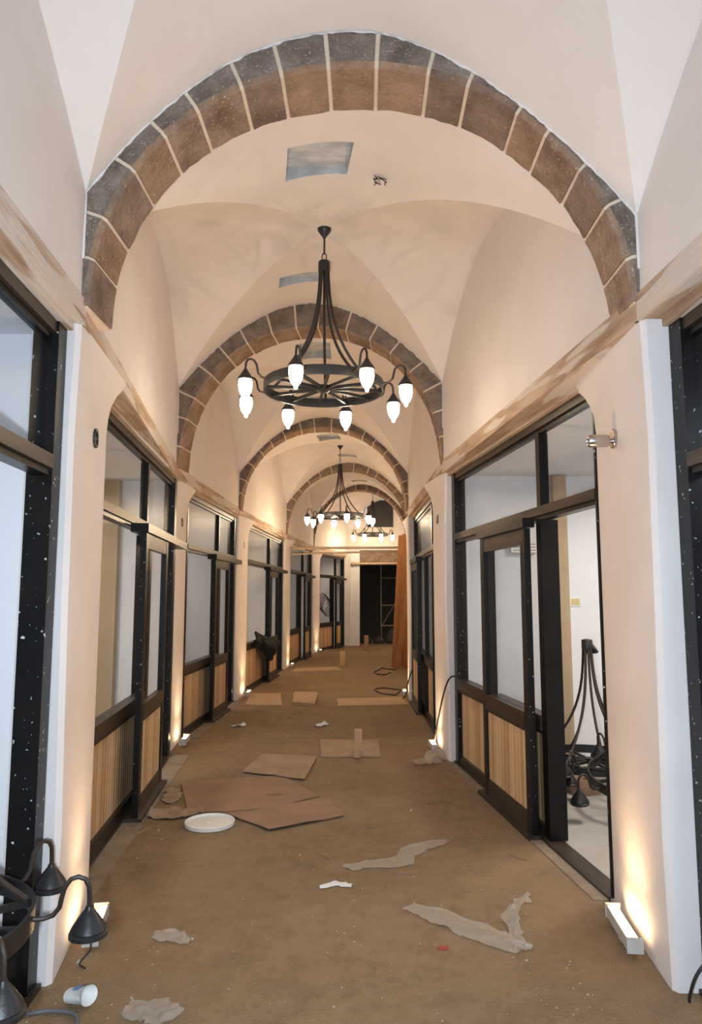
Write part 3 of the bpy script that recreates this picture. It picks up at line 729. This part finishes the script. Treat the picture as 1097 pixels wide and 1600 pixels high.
# jacket over the sill rail of the third left shop front
def jacket():
    A, B = V2(FR['L4'][0]), V2(FR['L4'][1]); d = (B - A).normalized(); cor = Vector((d.y, -d.x))
    b = MB(); rr = random.Random(5); nu, nv = 16, 14
    for j in range(nv + 1):
        v = j / nv
        for i in range(nu + 1):
            u = i / nu
            along = 0.45 + 1.15 * u
            z = 0.83 + 0.15 * math.exp(-((u - 0.25) / 0.14) ** 2) * (1 - v) + 0.05 * math.exp(-((u - 0.75) / 0.2) ** 2) * (1 - v)
            hang = (0.12 + 0.30 * math.exp(-((u - 0.74) / 0.26) ** 4)) * v
            z = z - hang
            out = 0.05 + 0.10 * math.sin(PI * min(1, v * 1.1)) + 0.03 * math.sin(u * 19 + v * 4) + rr.uniform(-0.008, 0.008) + 0.14 * max(0, min(1, (u - 0.4) * 5)) * min(1, v * 3)
            p = A + d * along + cor * out
            b.v.append((p.x, p.y, z))
    for j in range(nv):
        for i in range(nu):
            a = j * (nu + 1) + i; b.f.append((a, a + 1, a + nu + 2, a + nu + 1))
    me = b.mesh('jacket', 'cloth_black', True, 2.0)
    o = link('jacket', me); s = o.modifiers.new('thick', 'SOLIDIFY'); s.thickness = 0.035; s.offset = -1
    tag(o, 'black jacket draped over the sill of the third left shop front', 'jacket')
jacket()

# ------------------------------------------------------------------ debris on the floor
def slab(name, poly, z0, th, m, label, cat, warp=0.0):
    cx = sum(p[0] for p in poly) / len(poly); cy = sum(p[1] for p in poly) / len(poly)
    b = MB(); rr = random.Random(len(label))
    # densify the outline so the edge is not ruler straight
    q = []
    for k in range(len(poly)):
        a, c = poly[k], poly[(k + 1) % len(poly)]
        for t in (0, 0.25, 0.5, 0.75):
            j = 0 if t == 0 else rr.uniform(-1, 1) * 0.006
            q.append((lerp(a[0], c[0], t) - cx + j, lerp(a[1], c[1], t) - cy + j))
    lift = [rr.uniform(0, warp) for _ in q]
    a = sum(q[i][0] * q[(i + 1) % len(q)][1] - q[(i + 1) % len(q)][0] * q[i][1] for i in range(len(q)))
    if a < 0: q.reverse()
    n = len(q)
    b.v = [(x, y, l) for (x, y), l in zip(q, lift)] + [(0, 0, 0)] + [(x, y, l + th) for (x, y), l in zip(q, lift)] + [(0, 0, th)]
    for k in range(n):
        k2 = (k + 1) % n
        b.f += [(k2, k, n), (n + 1 + k, n + 1 + k2, 2 * n + 1), (k, k2, n + 1 + k2, n + 1 + k)]
    o = b.build(name, m); o.location = (cx, cy, z0)
    return tag(o, label, cat)
slab('hardboard_sheet', [(-0.89, 5.44), (-0.56, 5.09), (-0.05, 5.42), (-0.18, 5.87)], 0.007, 0.006, 'card', 'reddish hardboard sheet lying to the right of the white lid', 'board', 0.012)
slab('hardboard_sheet', [(-1.45, 6.35), (-1.20, 5.50), (-0.62, 5.62), (-0.25, 5.95), (-0.62, 6.62)], 0.0, 0.006, 'card', 'brown hardboard sheet just behind the white lid', 'board', 0.006)
slab('hardboard_sheet', [(-0.98, 6.72), (-0.40, 6.44), (-0.34, 7.33), (-0.90, 7.42)], 0.007, 0.006, 'card_pale', 'square brown sheet in front of the upright wooden block', 'board', 0.014)
slab('board', [(-0.30, 7.35), (0.30, 7.35), (0.30, 8.2), (-0.34, 8.2)], 0.0, 0.008, 'card_pale', 'pale board lying under the upright wooden block', 'board', 0.005)
slab('board', [(-1.55, 10.7), (-1.0, 10.65), (-1.15, 11.9), (-1.62, 11.95)], 0.0, 0.02, 'board_pale', 'pale board on the floor beside the third left pier', 'board', 0.0)
slab('board', [(-0.86, 10.75), (-0.52, 10.6), (-0.54, 11.8), (-0.92, 11.9)], 0.0, 0.05, 'board_pale', 'raised pale board in mid corridor with a dark front edge', 'board', 0.0)
slab('board', [(-0.2, 10.6), (0.85, 10.75), (0.80, 11.5), (-0.22, 11.35)], 0.0, 0.015, 'board_pale', 'wide pale board on the floor beside the third right pier', 'board', 0.0)
slab('board', [(-1.25, 15.2), (-0.2, 15.6), (-0.3, 16.3), (-1.2, 15.9)], 0.0, 0.02, 'board_pale', 'far pale board lying below the long cross pipes', 'board', 0.0)
# lid
t = thing('bucket_lid', (-0.99, 5.24, 0.0), 'round white plastic bucket lid lying on the floor', 'lid')
MB().lathe([(0.001, 0.0), (0.165, 0.0), (0.172, 0.006), (0.174, 0.03), (0.168, 0.034), (0.162, 0.03), (0.160, 0.018), (0.001, 0.016)], 40).build('rim_and_disc', 'white_plastic', t, True)
MB().box(-0.02, 0.012, -0.01, 0.012, 0.016, 0.024).build('vent_plug', 'white_plastic', t)
def block(loc, sx, sy, h, label, m='board_pale', rz=0.0, lean=0.0):
    t = thing('wooden_block', loc, label, 'block', rz)
    b = MB(); e = 0.006
    b.quad_box([(-sx + e, -sy, 0), (sx - e, -sy, 0), (sx, -sy + e, 0), (sx, sy - e, 0), (sx - e, sy, 0), (-sx + e, sy, 0), (-sx, sy - e, 0), (-sx, -sy + e, 0)],
               [(-sx + e + lean, -sy, h), (sx - e + lean, -sy, h - 0.01), (sx + lean, -sy + e, h), (sx + lean, sy - e, h), (sx - e + lean, sy, h), (-sx + e + lean, sy, h), (-sx + lean, sy - e, h), (-sx + lean, -sy + e, h - 0.008)])
    b.build('post', m, t); MB().box(-sx * 1.7, sx * 1.7, sy, sy + 0.03, 0, 0.05).build('foot', m, t)
    return t
block((0.06, 7.32, 0.009), 0.035, 0.035, 0.27, 'upright wooden block standing mid-floor between the second piers', lean=0.012)
block((-0.19, 16.6, 0.0), 0.06, 0.05, 0.33, 'small upright block far down the corridor near the planks')
block((0.45, 21.3, 0.0), 0.06, 0.05, 0.42, 'farthest upright block, in front of the dark passage')

def film(name, path, width, label, hz=0.03, m='film', seed=1, cat='plastic sheet', nv=8):
    """crumpled thin sheet following a path of floor points"""
    rr = random.Random(seed); P_ = [Vector((x, y, 0)) for x, y in path]; rows = []
    n = len(P_); N_ = 9
    for k in range(n - 1):
        for q in range(N_):
            rows.append((P_[k].lerp(P_[k + 1], q / N_), (P_[k + 1] - P_[k]).normalized(), (k + q / N_) / (n - 1)))
    rows.append((P_[-1], (P_[-1] - P_[-2]).normalized(), 1.0))
    c = sum((p for p in P_), Vector()) / n
    b = MB()
    for p, d, t in rows:
        sd = Vector((-d.y, d.x, 0)); w = width * (0.35 + 0.65 * math.sin(PI * (0.08 + 0.84 * t))) * (1 + 0.35 * noise.noise(Vector((t * 9, seed, 0))))
        for j in range(nv + 1):
            v = j / nv - 0.5
            r0 = p + sd * (v * w); fq = 0.5 / max(hz, 0.02)
            z = 0.003 + hz * (1 - 0.9 * abs(v)) * (abs(noise.noise(Vector((r0.x * fq, r0.y * fq, seed)))) * 1.6 + 0.5 * abs(noise.noise(Vector((r0.x * fq * 2.7, r0.y * fq * 2.7, seed + 5)))))
            r = r0 + Vector((noise.noise(Vector((r0.x * 15, r0.y * 15, seed + 9))), noise.noise(Vector((r0.x * 15, r0.y * 15, seed + 19))), 0)) * 0.03 - c
            b.v.append((r.x, r.y, max(z, 0.002)))
    for k in range(len(rows) - 1):
        for j in range(nv):
            a = k * (nv + 1) + j; b.f.append((a, a + 1, a + nv + 2, a + nv + 1))
    o = b.build(name, m, None, True, 0.9); o.location = c
    return tag(o, label, cat)
film('plastic_film', [(-0.03, 4.42), (0.13, 4.50), (0.28, 4.52), (0.40, 4.76), (0.62, 4.90)], 0.15, 'thin translucent plastic strip on the floor, mid-corridor', 0.018, seed=3)
film('plastic_film', [(0.29, 3.92), (0.42, 3.82), (0.58, 3.65), (0.74, 3.50), (0.79, 3.46)], 0.17, 'larger crumpled plastic strip on the floor near the bar uplight', 0.02, seed=8)
film('plastic_film', [(0.80, 3.44), (0.775, 3.62), (0.80, 3.82), (0.92, 4.02), (0.965, 4.06)], 0.07, 'narrow twisted plastic ribbon joined to the larger plastic strip', 0.02, seed=12)
film('plastic_scrap', [(-0.93, 3.60), (-0.84, 3.58), (-0.74, 3.53)], 0.10, 'small crumpled plastic scrap in the warm light near the bell shade', 0.025, seed=4)
film('plastic_scrap', [(-0.88, 2.98), (-0.75, 2.97), (-0.66, 2.95)], 0.16, 'clear plastic scrap at the bottom left edge of the floor', 0.02, seed=5)
film('plastic_bag', [(0.60, 7.0), (0.74, 7.12), (0.86, 7.3), (0.82, 7.55)], 0.26, 'clear plastic bag crumpled around the second right uplight', 0.11, seed=6, cat='plastic bag')
film('plastic_scrap', [(-0.42, 9.0), (-0.36, 9.1), (-0.28, 9.15)], 0.12, 'white crumpled scrap lying in mid corridor beyond the sheets', 0.05, 'paper_white', seed=7)
film('paper_scrap', [(-0.16, 4.17), (-0.06, 4.20), (0.02, 4.17)], 0.07, 'broken white flakes in mid floor near the camera', 0.008, 'paper_white', seed=9, cat='paper')
film('plastic_scrap', [(-1.45, 9.0), (-1.38, 9.05), (-1.30, 9.06)], 0.09, 'white scrap beside the second left shop front', 0.04, 'paper_white', seed=10)
film('brown_paper', [(-1.48, 5.50), (-1.36, 5.45), (-1.20, 5.52), (-1.14, 5.60)], 0.26, 'crumpled brown paper left of the white lid', 0.06, 'paper_brown', seed=11, cat='paper')
film('brown_paper', [(-1.50, 6.2), (-1.42, 5.95), (-1.40, 5.75)], 0.14, 'thin brown paper along the left shop front', 0.02, 'paper_brown', seed=14, cat='paper')
tag(MB().box(-0.022, 0.022, -0.008, 0.008, 0, 0.012).build('red_scrap', 'red_scrap'), 'small red scrap on the floor by the large plastic strip', 'scrap').location = (0.42, 3.47, 0)
# crumpled paper cup lower left
t = thing('paper_cup', (-1.07, 3.02, 0.036), 'crushed white paper cup with blue print at the bottom left', 'cup', 0.5)
cp = MB(); cp.lathe([(0.001, -0.05), (0.030, -0.05), (0.034, -0.01), (0.040, 0.05), (0.042, 0.052), (0.038, 0.046), (0.028, -0.044), (0.001, -0.044)], 18)
cp.v = [(x * 1.1, y * 0.85, z) for x, y, z in cp.v]
o = cp.build('cup', 'paper_white', t, True); o.rotation_euler = (1.35, 0.15, 0.6)
st = MB()
for k in range(8):
    a = math.radians(30 + 14 * k); st.v += [(0.0385 * 1.1 * math.cos(a), 0.0385 * .85 * math.sin(a), -0.012), (0.0405 * 1.1 * math.cos(a), 0.0405 * .85 * math.sin(a), 0.022)]
for k in range(7): st.f.append((2 * k, 2 * k + 2, 2 * k + 3, 2 * k + 1))
o = st.build('print', 'print_blue', t); o.rotation_euler = (1.35, 0.15, 0.6)
cable('floor_cable', [(-1.24, 2.94, 0.01), (-1.16, 2.96, 0.012), (-1.06, 2.94, 0.012), (-1.02, 2.86, 0.012), (-1.05, 2.74, 0.012)], 0.008, 'cable_grey', 'grey cable beside the crushed cup at bottom left')
cable('lamp_lead', [(-1.22, 3.42, 0.05), (-1.17, 3.40, 0.10), (-1.15, 3.36, 0.05), (-1.18, 3.32, 0.012), (-1.14, 3.28, 0.01)], 0.004, 'cable', 'thin lead of the uplight behind the bell shade')
cable('wall_cable', [(1.03, 6.98, 0.815), (0.98, 7.0, 0.83), (0.935, 7.05, 0.78), (0.905, 7.2, 0.62), (0.88, 7.4, 0.38), (0.86, 7.55, 0.15), (0.85, 7.6, 0.02)], 0.008, 'cable', 'black cable arching from the right sill down to the floor')
cable('wall_cable', [(1.46, 2.98, 0.20), (1.40, 2.97, 0.20), (1.345, 2.98, 0.13), (1.325, 3.0, 0.05), (1.33, 3.02, 0.012)], 0.006, 'cable', 'short black cable loop at the foot of the nearest right pier')
cable('wall_cable', [(0.99, 10.95, 0.55), (0.93, 11.0, 0.50), (0.87, 11.1, 0.3), (0.84, 11.2, 0.1), (0.80, 11.3, 0.012)], 0.009, 'cable', 'black cable arching at the foot of the third right pier')
loop = [(0.62 + (0.2 + 0.05 * math.sin(3 * a)) * math.cos(a), 12.2 + (0.45 + 0.1 * math.cos(2 * a + 1)) * math.sin(a), 0.012) for a in [0.4 + 2 * PI * k / 14 for k in range(14)]]
cable('floor_cable', loop, 0.010, 'cable', 'loop of black cable on the floor near the third right pier', 2)
loop = [(0.72 + (0.2 + 0.08 * math.sin(2 * a)) * math.cos(a), 15.4 + (0.6 + 0.2 * math.cos(3 * a)) * math.sin(a), 0.012) for a in [0.4 + 2 * PI * k / 12 for k in range(11)]]
cable('floor_cable', loop, 0.012, 'cable', 'loop of black cable on the floor before the leaning planks', 2)
# wires poking from the vault
w0 = bay_point(1, 0.225, -0.50)
t = thing('ceiling_wires', tuple(w0), 'tangle of loose black wires poking out of the vault', 'wires')
for k in range(3):
    rr = random.Random(k); pts = [(0.03 * k - 0.03, 0, 0.004)]
    for q in range(5): pts.append((0.03 * k - 0.03 + rr.uniform(-0.035, 0.035), rr.uniform(-0.03, 0.03), -0.012 - 0.012 * q))
    MB().tube(pts, 0.0035, 5).build('wire', 'cable', t, True)
# sticks and crumbs
for k, (x, y, L_, a) in enumerate([(-0.62, 5.98, 0.12, 0.2), (0.33, 4.36, 0.13, 0.05), (-0.15, 4.62, 0.11, -0.9), (-1.42, 5.12, 0.2, 1.2), (1.02, 4.62, 0.14, -0.9), (0.55, 5.25, 0.10, -0.2)]):
    where = ['on the brown sheet behind the lid', 'just right of the white flakes', 'in mid floor between the lid and plastic strip', 'along the left ledge before the lid', 'by the open right doorway', 'in mid floor beyond the plastic strips'][k]
    o = MB().box(-L_ / 2, L_ / 2, -0.005, 0.005, 0, 0.008).build('splinter', 'card'); o.location = (x, y, 0.013 if k == 0 else 0); o.rotation_euler = (0, 0, a)
    tag(o, 'thin dark wood splinter lying ' + where, 'splinter')
cr = MB(); rr = random.Random(21)
for k in range(760):
    y = 2.5 + 9 * rr.random() ** 2.2; cx = -0.05 - 0.05 * y; hw = 1.2
    x = cx + rr.uniform(-hw, hw)
    if rr.random() < 0.35: x = cx + rr.choice((-1, 1)) * rr.uniform(0.95, 1.2)
    s = rr.uniform(0.0015, 0.005) * (2.2 if rr.random() < 0.06 else 1)
    o_ = len(cr.v); cr.v += [(x - s, y - s * rr.random(), 0.0), (x + s, y - s, 0), (x + s * .3, y + s, 0), (x, y, s * 1.2)]
    cr.f += [(o_, o_ + 1, o_ + 3), (o_ + 1, o_ + 2, o_ + 3), (o_ + 2, o_, o_ + 3), (o_, o_ + 2, o_ + 1)]
tag(cr.build('plaster_crumbs', 'crumb'), 'pale plaster crumbs scattered over the corridor floor', 'crumbs', None, 'stuff')
# concrete ledges along the shop fronts
for nm, pts in (('left', [(-1.37, 3.95), (-1.62, 7.42), (-1.84, 7.45), (-1.52, 4.02)]), ('left', [(-1.72, 8.25), (-1.66, 11.1), (-1.80, 11.13), (-1.90, 8.27)]),
                ('right', [(1.28, 3.99), (0.92, 7.12), (1.03, 7.12), (1.40, 3.99)])):
    struct(MB().prism(pts, -0.05, 0.006).build('floor_ledge', 'ledge'))

# ------------------------------------------------------------------ far end
# leaning planks
for k, (x0, y0, x1, y1, top) in enumerate([(0.95, 16.35, 1.08, 15.60, 2.9), (1.055, 16.38, 1.165, 15.60, 2.93), (1.16, 16.41, 1.245, 15.60, 2.86), (1.235, 16.2, 1.24, 15.54, 2.2), (1.0, 15.95, 1.23, 15.48, 1.75)]):
    lab = ['leftmost tall orange plank leaning at the far right', 'second tall orange plank from the left in the leaning bundle', 'tall orange plank nearest the wall in the leaning bundle', 'shorter orange plank standing behind the slanting one', 'short orange plank slanting across the front of the bundle'][k]
    b = MB(); w, th = 0.045, 0.012
    b.quad_box([(x0 - w, y0 - th, 0), (x0 + w, y0 - th, 0), (x0 + w, y0 + th, 0), (x0 - w, y0 + th, 0)], [(x1 - w, y1 - th, top), (x1 + w, y1 - th, top), (x1 + w, y1 + th, top), (x1 - w, y1 + th, top)])
    tag(b.build('plank', 'plank_orange'), lab, 'plank', 'orange planks leaning on the right')
# cross pipes
def pipe(a, b_, r, label, m='pipe_steel'):
    t = thing('cross_pipe', a, label, 'pipe'); d = Vector(b_) - Vector(a)
    MB().tube([(0, 0, 0), tuple(d)], r, 10).build('tube', m, t, True)
    n = d.normalized()
    for f in (0.03, 0.97): MB().tube([tuple(d * f - n * 0.03), tuple(d * f + n * 0.03)], r * 1.5, 10).build('clamp', m, t, True)
pipe((-1.38, 16.2, 2.66), (1.34, 16.2, 2.67), 0.028, 'upper of two long pipes crossing the far corridor')
pipe((-1.38, 16.28, 2.53), (1.36, 16.3, 2.60), 0.022, 'lower of two long pipes crossing the far corridor')
pipe((0.0, 23.13, 2.60), (2.2, 23.13, 2.62), 0.045, 'pale pipe across the top of the dark passage')
# barred opening in the end wall
t = thing('barred_opening', (0.95, YE - 0.005, 3.80), 'dark barred opening high in the far end wall', 'grille')
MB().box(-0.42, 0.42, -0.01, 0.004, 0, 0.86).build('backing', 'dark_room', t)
for k in range(11): MB().box(-0.41 + k * 0.08, -0.39 + k * 0.08, -0.04, -0.012, 0.0, 0.86).build('bar', 'grille', t)
MB().box(-0.42, 0.42, -0.045, -0.01, 0.83, 0.87).build('frame_rail', 'grille', t); MB().box(-0.42, 0.42, -0.045, -0.01, -0.01, 0.03).build('frame_rail', 'grille', t)
# scaffold inside the passage
t = thing('scaffold_frame', (1.05, 25.2, 0), 'thin grey scaffold frame standing inside the dark passage', 'scaffold')
for x in (0.0, 0.95): MB().tube([(x, 0, 0), (x, 0, 2.75)], 0.022, 8).build('upright', 'pipe_steel', t, True)
for z in (0.55, 1.25, 2.2): MB().tube([(0, 0, z), (0.95, 0, z)], 0.018, 8).build('crossbar', 'pipe_steel', t, True)
MB().tube([(0, 0.03, 0.5), (0.95, 0.03, 2.1)], 0.014, 8).build('brace', 'pipe_steel', t, True)
rr = random.Random(4)
for k in range(5):
    x, y = 0.5 + 0.43 * k, 24.3 + rr.uniform(0, 0.4); h = rr.uniform(0.2, 0.45)
    where = ['leftmost of the dark sacks', 'second dark sack from the left', 'middle one of the dark sacks', 'second dark sack from the right', 'rightmost of the dark sacks'][k]
    b = MB(); prof = [(0.001, 0), (0.16, 0.0), (0.19, 0.1), (0.17, h * 0.7), (0.08, h * 0.95), (0.05, h), (0.07, h + 0.05), (0.001, h + 0.04)]
    b.lathe(prof, 12); b.v = [(px * rr.uniform(0.9, 1.1), py * rr.uniform(0.9, 1.1), pz) for px, py, pz in b.v]
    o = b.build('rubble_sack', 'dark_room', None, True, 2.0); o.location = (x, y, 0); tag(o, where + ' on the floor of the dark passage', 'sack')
